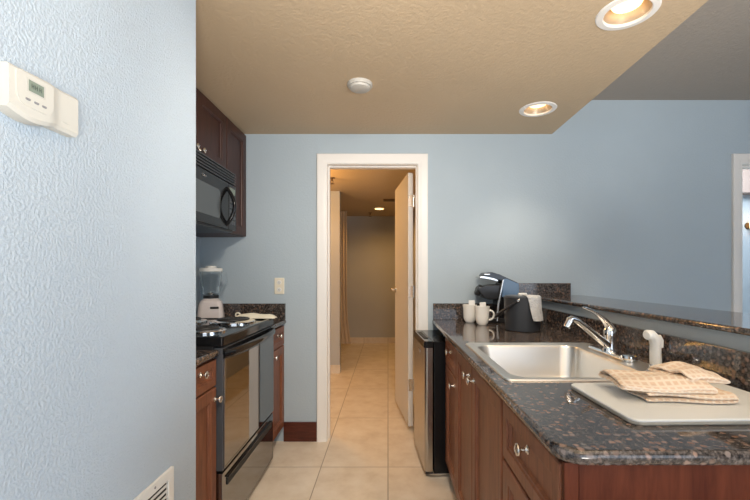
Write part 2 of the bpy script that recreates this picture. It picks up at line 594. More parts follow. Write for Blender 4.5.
def base_cabinet(label, loc, rz, wdt, depth, fronts, mat='wood', group=None, hollow=False, top=0.862):
    t = thing('base_cabinet', label, 'cabinet', loc, rz, group)
    b = MB()
    if hollow:
        b.box(0.0, 0.018, 0.021, depth, 0.10, top, 0.001)
        b.box(wdt - 0.018, wdt, 0.021, depth, 0.10, top, 0.001)
        b.box(0.018, wdt - 0.018, 0.021, depth, 0.10, 0.118)
        b.box(0.018, wdt - 0.018, depth - 0.012, depth, 0.118, top)
        b.box(0.018, wdt - 0.018, 0.021, 0.040, 0.83, top)
        b.box(wdt * 0.47 - 0.02, wdt * 0.47 + 0.02, 0.021, 0.040, 0.118, 0.83)
    else:
        b.box(0.0, wdt, 0.021, depth, 0.10, top, 0.001)
    b.build('body', mat, t)
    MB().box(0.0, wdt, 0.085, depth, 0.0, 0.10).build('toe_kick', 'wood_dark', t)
    for kind, x0, x1, z0, z1, kx, kz in fronts:
        f = panel_front(x0, x1, z0, z1, frame=0.05 if kind == 'door' else 0.038).build(kind, mat, t)
        if kx is not None:
            knob(f, kx, kz)
    return t

XF = 0.342
CABG = 'cherry base cabinets under the sink counter'
RZ = -pi / 2
def right_cab(label, yfar, ynear, fronts, hollow=False):
    return base_cabinet(label, (XF, yfar, 0), RZ, yfar - ynear, 1.05 - XF, fronts, 'wood', CABG, hollow)
g = 0.003
wa = 2.325 - 1.96
right_cab('narrow cherry drawer cabinet next to the mini fridge under the sink counter', 2.325, 1.96,
          [('drawer', g, wa - g, 0.70, 0.85, wa / 2 + 0.04, 0.805), ('door', g, wa - g, 0.115, 0.692, wa - 0.035, 0.655)])
wb = 1.96 - 1.175
right_cab('wide cherry cabinet with two tall doors beneath the sink', 1.96, 1.175,
          [('door', g, wb * 0.47 - g, 0.115, 0.85, wb * 0.47 - 0.04, 0.805), ('door', wb * 0.47 + g, wb - 0.008, 0.115, 0.85, wb * 0.47 + 0.05, 0.805)], True)
wc = 1.175 - 0.765
tC = right_cab('cherry drawer cabinet at the near end of the sink counter', 1.175, 0.765,
          [('drawer', 0.010, wc - 0.012, 0.685, 0.85, wc / 2 + 0.02, 0.800), ('door', 0.010, wc - 0.012, 0.115, 0.675, wc - 0.05, 0.62)])
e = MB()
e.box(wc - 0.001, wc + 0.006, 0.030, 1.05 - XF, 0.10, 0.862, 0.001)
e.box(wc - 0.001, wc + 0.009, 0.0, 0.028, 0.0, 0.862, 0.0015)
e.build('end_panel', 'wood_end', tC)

# left run: near and far base cabinets
XL = -0.762
def left_cab(label, y0, y1, fronts):
    return base_cabinet(label, (XL, y0, 0), pi / 2, y1 - y0, 0.615, fronts, 'wood', 'base cabinets either side of the range')
wl = 1.735 - 1.385
left_cab('cherry drawer cabinet on the near side of the range, beside the blue wall', 1.385, 1.735,
         [('drawer', g, wl - g, 0.735, 0.85, wl / 2 + 0.02, 0.818), ('door', g, wl - g, 0.115, 0.727, wl - 0.022, 0.678)])
wf = 2.866 - 2.515
left_cab('dark cherry drawer cabinet between the range and the back wall', 2.515, 2.866,
         [('drawer', g, wf - g, 0.715, 0.85, wf / 2, 0.80), ('door', g, wf - g, 0.115, 0.707, 0.06, 0.672)])

# upper cabinets
def upper(label, y0, y1, z0, z1, doors, x=-1.040):
    t = thing('wall_cabinet', label, 'cabinet', (x, y0, z0), pi / 2, 'dark wall cabinets over the range')
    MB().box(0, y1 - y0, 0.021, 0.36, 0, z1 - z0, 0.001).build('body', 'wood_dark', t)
    for x0, x1, kx in doors:
        f = panel_front(x0, x1, 0.004, z1 - z0 - 0.012, frame=0.06).build('door', 'wood_dark', t)
        if kx is not None:
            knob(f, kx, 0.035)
    return t
wu = 2.515 - 1.735
upper('dark two-door wall cabinet directly above the microwave', 1.735, 2.515, 1.876, ZS - 0.002,
      [(g, wu / 2 - 0.002, wu / 2 - 0.045), (wu / 2 + 0.002, wu - g, wu / 2 + 0.03)])
upper('tall narrow dark wall cabinet between the microwave and the back wall', 2.517, 2.866, 1.498, ZS - 0.002, [(g, 0.345, None)])
upper('dark wall cabinet half hidden behind the blue wall, near side of the microwave', 1.385, 1.733, 1.498, ZS - 0.002, [(g, 0.345, 0.31)])

# ------------------------------------------------------------------ countertops
def slab(name, label, x0, x1, y0, y1, z0, z1, radii, hole=None, rnd=0.011, group=None):
    b = MB()
    loops = []
    n = 8
    for i in range(n + 1):
        a = -pi / 2 + pi * i / n
        ins = rnd * (1 - cos(a))
        zz = (z0 + z1) / 2 + (z1 - z0) / 2 * sin(a)
        loops.append(rrect(x0 + ins, x1 - ins, y0 + ins, y1 - ins, 0, zz, 6, [max(0.001, r - ins) for r in radii]))
    b.loft(loops, True, hole is None, hole is None)
    if hole:
        hx0, hx1, hy0, hy1 = hole
        b.bm.edges.ensure_lookup_table()
        for zz in (z0, z1):
            es = [e_ for e_ in b.bm.edges if len(e_.link_faces) == 1 and all(abs(v.co.z - zz) < 1e-5 for v in e_.verts)]
            hv = [b.bm.verts.new(p) for p in rrect(hx0, hx1, hy0, hy1, 0.04, zz)]
            he = [b.bm.edges.new((hv[i], hv[(i + 1) % len(hv)])) for i in range(len(hv))]
            bmesh.ops.triangle_fill(b.bm, use_beauty=True, edges=es + he)
            if zz == z0:
                low = hv
            else:
                for i in range(len(hv)):
                    j = (i + 1) % len(hv)
                    b.bm.faces.new((low[i], low[j], hv[j], hv[i]))
    bmesh.ops.remove_doubles(b.bm, verts=b.bm.verts, dist=1e-5)
    return tag(b.build(name, 'granite'), label, 'countertop' if name == 'countertop' else name.replace('_', ' '), group)

ZT = 0.893
slab('countertop', 'long polished brown granite countertop holding the sink', 0.324, 1.056, 0.735, YB - 0.001, 0.863, ZT,
     (0.001, 0.001, 0.055, 0.001), hole=(0.395, 0.915, 1.245, 1.845))
slab('countertop', 'short granite countertop on the near side of the range', -1.378, -0.748, 1.382, 1.733, 0.863, ZT, (0.001,) * 4)
slab('countertop', 'small granite countertop between the range and the back wall', -1.378, -0.748, 2.517, YB - 0.001, 0.863, ZT, (0.001,) * 4)
slab('bar_top', 'raised polished granite bar top behind the sink', 1.022, 1.425, 0.70, YB - 0.001, 1.052, 1.073, (0.001, 0.001, 0.03, 0.03), rnd=0.006)

def splash(label, *bx):
    return tag(MB().box(*bx, bev=0.002).build('backsplash', 'granite'), label, 'backsplash')
splash('long low granite backsplash running behind the sink below the bar', 1.036, 1.057, 0.785, YB - 0.022, ZT + 0.0005, 1.000)
splash('low granite backsplash on the back wall behind the white mugs', 0.330, 0.905, YB - 0.021, YB - 0.0005, ZT + 0.0005, 1.013)
splash('raised granite splash block on the back wall at the end of the bar top', 0.906, 1.335, YB - 0.021, YB - 0.0005, 1.0735, 1.161)
splash('low granite backsplash on the back wall beside the range', -1.376, -0.752, YB - 0.021, YB - 0.0005, ZT + 0.0005, 1.012)

# ------------------------------------------------------------------ range
rg = thing('range', 'black freestanding electric range with coil burners and mirror-black oven door', 'stove', (-0.735, 1.738, 0), pi / 2)
RW = 0.774
MB().box(0, RW, 0.045, 0.635, 0.02, 0.912, 0.003).build('body', 'black_plastic', rg)
b = MB()
b.loft([rrect(0, RW, 0.0, 0.635, 0.012, 0.905), rrect(0, RW, 0.0, 0.635, 0.012, 0.940), rrect(0.004, RW - 0.004, 0.004, 0.631, 0.01, 0.946),
        rrect(0.02, RW - 0.02, 0.02, 0.62, 0.01, 0.9465), rrect(0.03, RW - 0.03, 0.03, 0.61, 0.01, 0.941)])
b.build('cooktop', 'black_gloss', rg)
for bx, by, br in ((0.205, 0.185, 0.078), (0.575, 0.185, 0.098), (0.205, 0.455, 0.098), (0.575, 0.455, 0.078)):
    mt = Matrix.Translation((bx, by, 0.9415))
    p = MB().lathe([(0.018, 0.001), (0.02, 0.002), (br * 0.8, 0.002), (br + 0.006, 0.009), (br + 0.026, 0.0105), (br + 0.030, 0.007), (br + 0.030, 0.0)], 40, mt).build('drip_pan', 'chrome', rg)
    pts = []
    turns = 4 if br < 0.09 else 5
    for i in range(turns * 28 + 1):
        a = 2 * pi * i / 28
        r = 0.018 + (br - 0.024) * i / (turns * 28)
        pts.append((bx + r * cos(a), by + r * sin(a), 0.9605))
    MB().tube(pts, 0.0058, 8).build('burner_coil', 'coil', rg)
b = MB()
b.box(0, RW, 0.575, 0.635, 0.94, 1.12, 0.008)
bg = b.build('backguard', 'black_gloss', rg)
for kx in (0.09, 0.19, 0.585, 0.685):
    MB().lathe([(0.022, 0), (0.021, 0.018), (0.017, 0.022)], 20, Matrix.Translation((kx, 0.575, 1.04)) @ Matrix.Rotation(pi / 2, 4, 'X')).build('control_knob', 'black_plastic', bg)
# oven door
b = MB()
b.box(0.004, RW - 0.004, 0.004, 0.043, 0.345, 0.896, 0.004)
od = b.build('oven_door', 'grey_plastic', rg)
MB().box(0.013, RW - 0.013, -0.002, 0.006, 0.352, 0.868, 0.002).build('door_glass', 'oven_glass', od)
b = MB()
hp, hr = [], []
for i in range(25):
    u = i / 24
    hp.append((0.012 + (RW - 0.024) * u, 0.006 - 0.042 * math.sin(pi * u) ** 0.5, 0.866))
    hr.append(0.015)
b.tube(hp, hr, 12, squash=1.35)
b.box(0.006, RW - 0.006, 0.0005, 0.01, 0.868, 0.893, 0.002)
b.build('handle', 'black_gloss', od)
dr = MB()
dr.box(0.004, RW - 0.004, 0.004, 0.043, 0.045, 0.335, 0.004)
dw = dr.build('storage_drawer', 'oven_glass', rg)
b = MB()
b.box(0.05, RW - 0.05, -0.0015, 0.006, 0.262, 0.296, 0.002)
b.build('handle_groove', 'dark_slot', dw)
MB().box(0.05, RW - 0.05, -0.007, 0.004, 0.297, 0.304, 0.002).build('handle_lip', 'black_gloss', dw)
for fx, fy in ((0.03, 0.07), (RW - 0.03, 0.07), (0.03, 0.60), (RW - 0.03, 0.60)):
    MB().lathe([(0.016, 0), (0.016, 0.022)], 12, Matrix.Translation((fx, fy, 0))).build('foot', 'black_plastic', rg)

# cream pot holder with a hanging loop, lying across the far edge of the cooktop
ph = thing('pot_holder', 'cream pot holder with a hanging loop lying on the far edge of the cooktop', 'pot holder', (-0.998, 2.476, 0.9478), 0)
b = MB()
top, bot = [], []
lp = []
NX, NY = 16, 5
vsg = {}
for s_ in (0, 1):
    for i in range(NX + 1):
        for j in range(NY + 1):
            u, v = i / NX, j / NY
            x = 0.03 + 0.255 * u
            hw = (0.022 + 0.012 * math.sin(pi * min(1, u * 1.4) * 0.5))
            y = (v - 0.5) * 2 * hw
            edge = (1 - (2 * v - 1) ** 4) * (1 - (2 * u - 1) ** 10)
            z = 0.001 if s_ == 0 else 0.003 + edge * (0.020 + 0.012 * math.exp(-((u - 0.45) / 0.18) ** 2) + 0.003 * sin(9 * u))
            vsg[s_, i, j] = b.bm.verts.new((x, y, z))
for s_ in (0, 1):
    for i in range(NX):
        for j in range(NY):
            b.bm.faces.new((vsg[s_, i, j], vsg[s_, i + 1, j], vsg[s_, i + 1, j + 1], vsg[s_, i, j + 1]))
for i in range(NX):
    for j in (0, NY):
        b.bm.faces.new((vsg[0, i, j], vsg[0, i + 1, j], vsg[1, i + 1, j], vsg[1, i, j]))
for j in range(NY):
    for i in (0, NX):
        b.bm.faces.new((vsg[0, i, j], vsg[0, i, j + 1], vsg[1, i, j + 1], vsg[1, i, j]))
b.build('pad', 'cream_plastic', ph, 60)
MB().tube([(0.045 + 0.014 * cos(a), 0, 0.020 + 0.014 * sin(a)) for a in [2 * pi * i / 20 for i in range(21)]], 0.0048, 8, cap=False).build('hanging_loop', 'cream_plastic', ph)

# ------------------------------------------------------------------ microwave
mw = thing('microwave', 'black over-the-range microwave with curved handle under the wall cabinet', 'microwave', (-0.978, 1.738, 1.492), pi / 2)
MH = 0.378
MB().box(0, RW, 0.022, 0.39, 0, MH, 0.003).build('body', 'black_plastic', mw)
b = MB()
for i in range(5):
    z = 0.302 + i * 0.0165
    b.box(0.004, RW - 0.004, 0.0, 0.03, z, z + 0.0055, 0.001)
vg = b.build('vent_grille', 'grey_plastic', mw)
MB().box(0.003, RW - 0.003, 0.016, 0.028, 0.296, MH - 0.001).build('vent_recess', 'dark_slot', mw)
b = MB()
b.box(0.003, 0.655, 0.0, 0.021, 0.012, 0.292, 0.004)
md = b.build('door', 'black_gloss', mw)
b = MB()
b.loft([[Vector((p.x, -0.0015, p.y)) for p in rrect(0.06, 0.535, 0.058, 0.225, 0.03, 0)],
        [Vector((p.x, 0.006, p.y)) for p in rrect(0.06, 0.535, 0.058, 0.225, 0.03, 0)]])
b.build('door_window', plain('microwave_window', (0.075, 0.085, 0.09), 0.12, ior=1.55), md)
hp = [(0.63, 0.004 - 0.050 * sin(pi * i / 20) ** 0.8, 0.035 + 0.225 * i / 20) for i in range(21)]
MB().tube(hp, 0.011, 12, squash=1.0).build('handle', 'black_gloss', md)
b = MB()
b.box(0.658, RW - 0.003, 0.0, 0.021, 0.012, 0.292, 0.003)
cp = b.build('control_panel', 'black_gloss', mw)
MB().box(0.672, RW - 0.018, -0.001, 0.004, 0.235, 0.272, 0.001).build('display', 'lcd', cp)
b = MB()
for r_ in range(5):
    for c_ in range(3):
        b.box(0.672 + c_ * 0.030, 0.696 + c_ * 0.030, -0.001, 0.004, 0.045 + r_ * 0.034, 0.067 + r_ * 0.034, 0.001)
b.build('keypad', 'grey_plastic', cp)
b = MB()
b.tube([(0.325 + 0.011 * cos(a), -0.0008, 0.262 + 0.005 * sin(a)) for a in [R(200) + R(300) * i / 16 for i in range(17)]], 0.0018, 6)
b.tube([(0.338, -0.0008, 0.262), (0.346, -0.0008, 0.258), (0.352, -0.0008, 0.264), (0.362, -0.0008, 0.262)], 0.0016, 6)
b.build('emblem', 'silver_trim', md)
MB().box(0.10, 0.30, 0.06, 0.16, -0.004, 0.002, 0.002).build('cooktop_lamp', 'white_plastic', mw)

# ------------------------------------------------------------------ blender
bl = thing('blender', 'countertop blender with clear jar and pale base in the corner behind the range', 'blender', (-1.232, 2.715, ZT + 0.0005), R(20))
b = MB()
def sq(h, z, r):
    return rrect(-h, h, -h, h, r, z)
b.loft([sq(0.084, 0.004, 0.03), sq(0.086, 0.012, 0.03), sq(0.082, 0.06, 0.03), sq(0.074, 0.125, 0.03), sq(0.066, 0.148, 0.03), sq(0.050, 0.160, 0.03), sq(0.042, 0.168, 0.03)])
bb = b.build('base', 'blender_base', bl)
MB().box(0.0, 0.055, -0.0845, -0.075, 0.098, 0.112, 0.003).build('button_slot', 'dark_slot', bb)
b = MB()
b.lathe([(0.046, 0.168), (0.048, 0.19), (0.055, 0.22), (0.068, 0.30), (0.072, 0.352), (0.069, 0.352), (0.065, 0.30), (0.052, 0.222), (0.044, 0.195), (0.0, 0.19)], 32, cap0=True, cap1=False)
jar = b.build('jar', 'glass_clear', bl)
b = MB()
b.tube(bez((0.066, 0, 0.335), (0.115, 0, 0.335), (0.105, 0, 0.23), (0.056, 0, 0.225)), 0.008, 10)
b.build('handle', 'glass_clear', jar)
b = MB()
b.lathe([(0.0, 0.352), (0.074, 0.352), (0.075, 0.357), (0.074, 0.374), (0.068, 0.377), (0.036, 0.378), (0.034, 0.39), (0.0, 0.392)], 32, cap0=False, cap1=False)
b.build('lid', 'white_plastic', bl)
b = MB()
for a in range(4):
    b.tube([(0, 0, 0.196), (0.022 * cos(a * pi / 2), 0.022 * sin(a * pi / 2), 0.205 if a % 2 else 0.2)], [0.004, 0.0015], 6)
b.lathe([(0.012, 0.190), (0.010, 0.198), (0.003, 0.202)], 16)
b.build('blade', 'silver_trim', bl)
MB().lathe([(0.050, 0.166), (0.051, 0.186), (0.0495, 0.188)], 32).build('collar', 'black_plastic', bl)

# ------------------------------------------------------------------ outlet and thermostat and vent
ou = thing('wall_outlet', 'cream duplex outlet cover on the back wall left of the doorway', 'outlet', (-0.798, YB - 0.0005, 1.140))
b = MB()
b.loft([[Vector((p.x, y, p.y)) for p in rrect(-0.036 + i_, 0.036 - i_, -0.060 + i_, 0.060 - i_, 0.004, 0)] for i_, y in ((0, 0.0), (0, -0.004), (0.004, -0.007))])
pl = b.build('cover_plate', 'cream_plastic', ou)
for zc in (-0.027, 0.027):
    s_ = MB().lathe([(0.0165, 0), (0.0165, 0.0085), (0.015, 0.0095)], 24, Matrix.Translation((0, 0, zc)) @ Matrix.Rotation(pi / 2, 4, 'X')).build('socket', 'white_plastic', ou)
    q = MB()
    for xx in (-0.006, 0.006):
        q.box(xx - 0.0012, xx + 0.0012, -0.0105, -0.009, zc - 0.003, zc + 0.006)
    q.lathe([(0.0024, 0), (0.0024, 0.0015)], 10, Matrix.Translation((0, -0.009, zc - 0.008)) @ Matrix.Rotation(pi / 2, 4, 'X'))
    q.build('slots', 'dark_slot', s_)

th = thing('thermostat', 'cream wall thermostat with small grey screen on the near blue wall', 'thermostat', (-0.68, 0.668, 1.518), pi / 2)
b = MB()
prof = []
NT_ = 24
rows = []
for i in range(NT_ + 1):
    u = i / NT_
    x = 0.158 * u
    bulge = 0.5 + 0.5 * math.tanh((0.62 - u) * 16)
    d = 0.024 + 0.007 * bulge
    zb = -0.010 * math.sin(pi * min(1, u / 0.62)) * (1 if u < 0.62 else 0)
    zt = 0.074 + 0.008 * u
    rows.append([Vector((x, 0, zb)), Vector((x, -d + 0.005, zb - 0.001)), Vector((x, -d, zb + 0.006)), Vector((x, -d, zt - 0.005)), Vector((x, -d + 0.004, zt)), Vector((x, 0, zt))])
b.loft(rows)
tb = b.build('housing', 'thermo', th)
b = MB()
b.loft([[Vector((p.x, y, p.y)) for p in rrect(0.012, 0.088, 0.012, 0.071, 0.006, 0, radii=(0.006, 0.006, 0.02, 0.02))] for y in (-0.028, -0.0322)])
fp = b.build('front_panel', 'thermo', th)
MB().box(0.030, 0.070, -0.0327, -0.030, 0.038, 0.064, 0.001).build('screen_bezel', 'thermo_line', fp)
sc_ = MB().box(0.0345, 0.0655, -0.0331, -0.030, 0.041, 0.061).build('screen', 'lcd', th)
q = MB()
for k_, xx in enumerate((0.040, 0.047, 0.056)):
    q.box(xx, xx + 0.001, -0.0334, -0.033, 0.047, 0.056)
    q.box(xx + 0.004, xx + 0.005, -0.0334, -0.033, 0.047, 0.056)
    q.box(xx, xx + 0.005, -0.0334, -0.033, 0.051, 0.052)
q.build('digits', 'lcd_digits', sc_)
for xx in (0.033, 0.050, 0.066):
    MB().box(xx - 0.004, xx + 0.005, -0.034, -0.031, 0.0225, 0.0265, 0.001).build('button', 'grey_button', th)
q = MB()
for k_ in range(7):
    q.box(0.118 + k_ * 0.0026, 0.1196 + k_ * 0.0026, -0.0247, -0.0238, 0.0155, 0.0175 + (0.0012 if k_ in (0, 3) else 0))
q.build('lettering', 'thermo_line', th)

vn = thing('air_vent', 'white louvred return-air grille low on the near blue wall', 'vent', (-0.68, 0.62, 0.20), pi / 2)
b = MB()
VW, VH = 0.602, 0.427
b.box(0, VW, -0.010, 0, VH - 0.030, VH, 0.002)
b.box(0, VW, -0.010, 0, 0, 0.030, 0.002)
b.box(0, 0.030, -0.010, 0, 0.029, VH - 0.029, 0.002)
b.box(VW - 0.030, VW, -0.010, 0, 0.029, VH - 0.029, 0.002)
b.build('frame', 'white_plastic', vn)
MB().box(0.028, VW - 0.028, -0.002, -0.0005, 0.028, VH - 0.028).build('backing', 'dark_slot', vn)
b = MB()
ns = 22
for i in range(ns):
    z = 0.036 + i * (VH - 0.068) / ns
    b.box(0.029, VW - 0.029, -0.010, -0.0085, -0.0052, 0.0052, mtx=Matrix.Translation((0, 0.002, z + 0.006)) @ Matrix.Translation((0, -0.008, 0)) @ Matrix.Rotation(R(14), 4, 'X') @ Matrix.Translation((0, 0.009, 0)))
b.build('louvres', 'white_plastic', vn)
for xx in (0.12, VW - 0.10):
    MB().lathe([(0.004, 0), (0.0035, 0.0015)], 10, Matrix.Translation((xx, -0.010, VH - 0.014)) @ Matrix.Rotation(pi / 2, 4, 'X')).build('screw', 'grey_button', vn)

# ------------------------------------------------------------------ ceiling fittings
def downlight(label, x, y):
    t = thing('recessed_light', label, 'ceiling light', (x, y, ZS), 0, 'recessed kitchen downlights')
    MB().lathe([(0.083, 0.004), (0.083, -0.005), (0.086, -0.007), (0.108, -0.005), (0.112, -0.001), (0.112, -0.0003)], 48, cap0=False, cap1=False).build('trim_ring', 'trim', t)
    MB().lathe([(0.085, -0.003), (0.082, 0.010), (0.072, 0.045), (0.066, 0.085), (0.0, 0.087)], 48, cap0=False, cap1=False).build('reflector', 'can_reflector', t)
    MB().lathe([(0.0, 0.022), (0.035, 0.023), (0.052, 0.028), (0.057, 0.036), (0.054, 0.044), (0.030, 0.075), (0.0, 0.076)], 32, cap0=False, cap1=False).build('lamp', 'can_lens', t)
    return t
downlight('recessed warm downlight nearest the back wall in the tan kitchen ceiling', *CANS[0])
downlight('larger-looking recessed warm downlight nearer the camera, at the top edge of the photo', *CANS[1])
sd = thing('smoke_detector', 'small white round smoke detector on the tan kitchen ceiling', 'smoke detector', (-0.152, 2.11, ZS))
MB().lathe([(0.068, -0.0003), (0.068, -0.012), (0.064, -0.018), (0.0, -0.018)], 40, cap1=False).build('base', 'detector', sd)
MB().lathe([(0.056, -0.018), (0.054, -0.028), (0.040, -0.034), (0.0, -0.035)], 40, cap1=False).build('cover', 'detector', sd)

hl = thing('hall_light', 'small glowing round ceiling light at the far end of the hallway', 'ceiling light', (-0.137, 6.08, ZS))
MB().lathe([(0.088, -0.0003), (0.088, -0.010), (0.070, -0.014)], 32, cap1=False).build('trim_ring', 'trim', hl)
MB().lathe([(0.070, -0.006), (0.066, -0.018), (0.0, -0.024)], 32, cap1=False).build('diffuser', 'hall_lens', hl)

def sprinkler(label, x, y):
    t = thing('fire_sprinkler', label, 'sprinkler', (x, y, ZS), 0, 'fire sprinklers in the hallway ceiling')
    MB().lathe([(0.034, -0.0003), (0.032, -0.006), (0.012, -0.010), (0.010, -0.03), (0.006, -0.035)], 20).build('escutcheon', 'brass', t)
    b = MB()
    for s_ in (-1, 1):
        b.tube([(0.009 * s_, 0, -0.028), (0.015 * s_, 0, -0.045), (0.004 * s_, 0, -0.062)], 0.003, 6)
    b.lathe([(0.026, -0.062), (0.026, -0.065)], 16)
    b.build('deflector', 'brass', t)
sprinkler('fire sprinkler in the hallway ceiling just inside the doorway, upper left', -0.60, 4.17)
sprinkler('fire sprinkler at the far end of the hallway ceiling beside the glowing light', -0.30, 6.55)
cv = thing('ceiling_vent', 'small dark slotted vent in the hallway ceiling near the open door', 'vent', (0.02, 5.42, ZS))
b = MB()
for k_ in range(5):
    b.box(-0.075, 0.075, -0.060 + 0.027 * k_, -0.048 + 0.027 * k_, -0.008, -0.001)
b.build('slats', 'brass', cv)
b = MB()
b.box(-0.085, 0.085, -0.075, -0.062, -0.009, -0.0003); b.box(-0.085, 0.085, 0.062, 0.075, -0.009, -0.0003)
b.box(-0.085, -0.074, -0.063, 0.063, -0.009, -0.0003); b.box(0.074, 0.085, -0.063, 0.063, -0.009, -0.0003)
b.build('frame', 'brass', cv)

# curtain in the hallway recess
b = MB()
lo = []
for k_ in range(2):
    lp = []
cols = 40
rowsz = [0.10, 0.22, 0.5, 1.0, 1.6, 2.24]
loops = []
for z in rowsz:
    flare = 1 + 0.35 * max(0, (0.6 - z))
    front = [Vector((-1.05 + 0.385 * (i / cols) * flare, 6.30 + 0.007 * sin(i * 1.25) - 0.008, z)) for i in range(cols + 1)]
    back = [p + Vector((0, 0.006, 0)) for p in reversed(front)]
    loops.append(front + back)
b.loft(loops)
tag(b.build('curtain', 'curtain', smooth=60), 'tan curtain hanging in the hallway beyond the corner wall', 'curtain')

# bedroom details seen through the right-hand doorway
tag(MB().box(3.45, 4.75, 4.06, 4.198, 2.075, 2.33, 0.01).build('cornice_box', 'valance'), 'beige boxed cornice high on the wall seen through the right-hand doorway', 'cornice')
sco = thing('wall_sconce', 'small glowing wall lamp seen through the right-hand doorway', 'lamp', (3.872, 4.199, 1.745))
MB().lathe([(0.035, 0), (0.03, 0.015), (0.0, 0.016)], 20, Matrix.Rotation(pi / 2, 4, 'X'), cap1=False).build('back_plate', 'brass', sco)
MB().tube([(0, -0.012, -0.02), (0, -0.06, -0.04), (0, -0.07, 0.0)], 0.006).build('arm', 'brass', sco)
MB().lathe([(0.030, -0.055), (0.042, 0.055)], 24, Matrix.Translation((0, -0.07, 0.02)), cap0=False, cap1=False).build('lamp_shade', 'sconce', sco)

# ------------------------------------------------------------------ mini fridge
fd = Vector((0.222 - 0.186, 2.350 - 2.822))
fr = thing('mini_fridge', 'black mini fridge with stainless door tucked under the counter by the doorway', 'refrigerator', (0.186, 2.822, 0), math.atan2(fd.y, fd.x))
FW, FH = fd.length, 0.822
MB().box(0, FW, 0.056, 0.47, 0.022, FH - 0.008, 0.006).build('cabinet', 'black_gloss', fr)
MB().box(-0.002, FW + 0.002, 0.052, 0.472, FH - 0.018, FH, 0.005).build('top', 'black_gloss', fr)
b = MB()
lo = []
for z in (0.035, FH - 0.040):
    lo.append(rrect(0, FW, 0.0, 0.050, 0.0, z, 6, (0.003, 0.003, 0.018, 0.018)))
b.loft(lo)
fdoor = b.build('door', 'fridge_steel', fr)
b = MB()
b.loft([rrect(-0.002, FW + 0.002, -0.004, 0.051, 0, FH - 0.040, 6, (0.003, 0.003, 0.02, 0.02)), rrect(-0.002, FW + 0.002, -0.004, 0.051, 0, FH - 0.004, 6, (0.003, 0.003, 0.02, 0.02)),
        rrect(0.002, FW - 0.002, 0.0, 0.048, 0, FH, 6, (0.003, 0.003, 0.02, 0.02))])
b.build('door_cap', 'black_gloss', fdoor)
MB().box(0.10, FW - 0.10, 0.012, 0.040, FH - 0.002, FH + 0.004, 0.002).build('handle_recess', 'dark_slot', fdoor)
MB().box(FW * 0.44, FW * 0.60, -0.002, 0.003, FH - 0.105, FH - 0.085, 0.001).build('badge', 'silver_trim', fdoor)
MB().box(0.0, FW, 0.004, 0.05, 0.020, 0.034, 0.002).build('kick_strip', 'black_plastic', fr)
MB().box(FW - 0.008, FW + 0.002, 0.03, 0.40, 0.012, 0.024, 0.002).build('base_rail', 'silver_trim', fr)
for fx, fy in ((0.04, 0.08), (FW - 0.04, 0.08), (0.04, 0.43), (FW - 0.04, 0.43)):
    MB().lathe([(0.016, 0), (0.016, 0.024)], 12, Matrix.Translation((fx, fy, 0))).build('foot', 'black_plastic', fr)

# ------------------------------------------------------------------ sink, faucet, sprayer
sk = thing('sink', 'stainless steel drop-in kitchen sink set in the granite counter', 'sink', (0, 0, 0))
b = MB()
SX0, SX1, SY0, SY1 = 0.368, 0.962, 1.218, 1.876
BX0, BX1, BY0, BY1 = 0.412, 0.855, 1.262, 1.815
L = []
L.append(rrect(SX0, SX1, SY0, SY1, 0.03, ZT + 0.0005))
L.append(rrect(SX0 + 0.002, SX1 - 0.002, SY0 + 0.002, SY1 - 0.002, 0.03, ZT + 0.005))
L.append(rrect(SX0 + 0.008, SX1 - 0.008, SY0 + 0.008, SY1 - 0.008, 0.03, ZT + 0.0065))
L.append(rrect(BX0 - 0.018, BX1 + 0.014, BY0 - 0.018, BY1 + 0.018, 0.06, ZT + 0.0035))
L.append(rrect(BX0 - 0.006, BX1 + 0.004, BY0 - 0.006, BY1 + 0.006, 0.06, ZT + 0.002))
L.append(rrect(BX0, BX1, BY0, BY1, 0.06, ZT - 0.008))
L.append(rrect(BX0 + 0.016, BX1 - 0.016, BY0 + 0.016, BY1 - 0.026, 0.06, ZT - 0.12))
L.append(rrect(BX0 + 0.026, BX1 - 0.026, BY0 + 0.026, BY1 - 0.040, 0.055, ZT - 0.150))
L.append(rrect(BX0 + 0.05, BX1 - 0.05, BY0 + 0.05, BY1 - 0.065, 0.05, ZT - 0.168))
L.append(rrect(BX0 + 0.18, BX1 - 0.18, BY0 + 0.23, BY1 - 0.23, 0.035, ZT - 0.173))
b.loft(L, True, False, True)
b.build('basin', 'steel', sk)
MB().lathe([(0.044, 0.0), (0.042, 0.003), (0.034, 0.003), (0.030, 0.0005), (0.0, 0.0005)], 32, Matrix.Translation(((BX0 + BX1) / 2, (BY0 + BY1) / 2, ZT - 0.1728)), cap1=False).build('drain', 'chrome', sk)

fc = thing('faucet', 'chrome single-lever kitchen faucet on the sink deck', 'faucet', (0.916, 1.610, ZT + 0.0065))
b = MB()
b.loft([rrect(-0.030, 0.030, -0.155, 0.140, 0.029, 0.0), rrect(-0.030, 0.030, -0.155, 0.140, 0.029, 0.006), rrect(-0.025, 0.025, -0.150, 0.135, 0.024, 0.012), rrect(-0.018, 0.018, -0.14, 0.125, 0.017, 0.014)])
b.lathe([(0.027, 0.010), (0.026, 0.018), (0.018, 0.021), (0.0, 0.022)], 24, Matrix.Translation((0, -0.125, 0)), cap1=False)
b.build('base_plate', 'chrome', fc)
MB().lathe([(0.031, 0.010), (0.029, 0.02), (0.025, 0.03), (0.0245, 0.07), (0.026, 0.075), (0.025, 0.095), (0.018, 0.108), (0.0, 0.112)], 32, cap1=False).build('body', 'chrome', fc)
sp = bez((-0.010, -0.006, 0.035), (-0.07, -0.032, 0.072), (-0.13, -0.06, 0.118), (-0.180, -0.083, 0.148), 14) + [Vector((-0.202, -0.093, 0.155)), Vector((-0.215, -0.099, 0.150))]
sobj = MB().tube(sp, [0.0165 - 0.005 * min(1, i / 12) for i in range(len(sp))], 14).build('spout', 'chrome', fc)
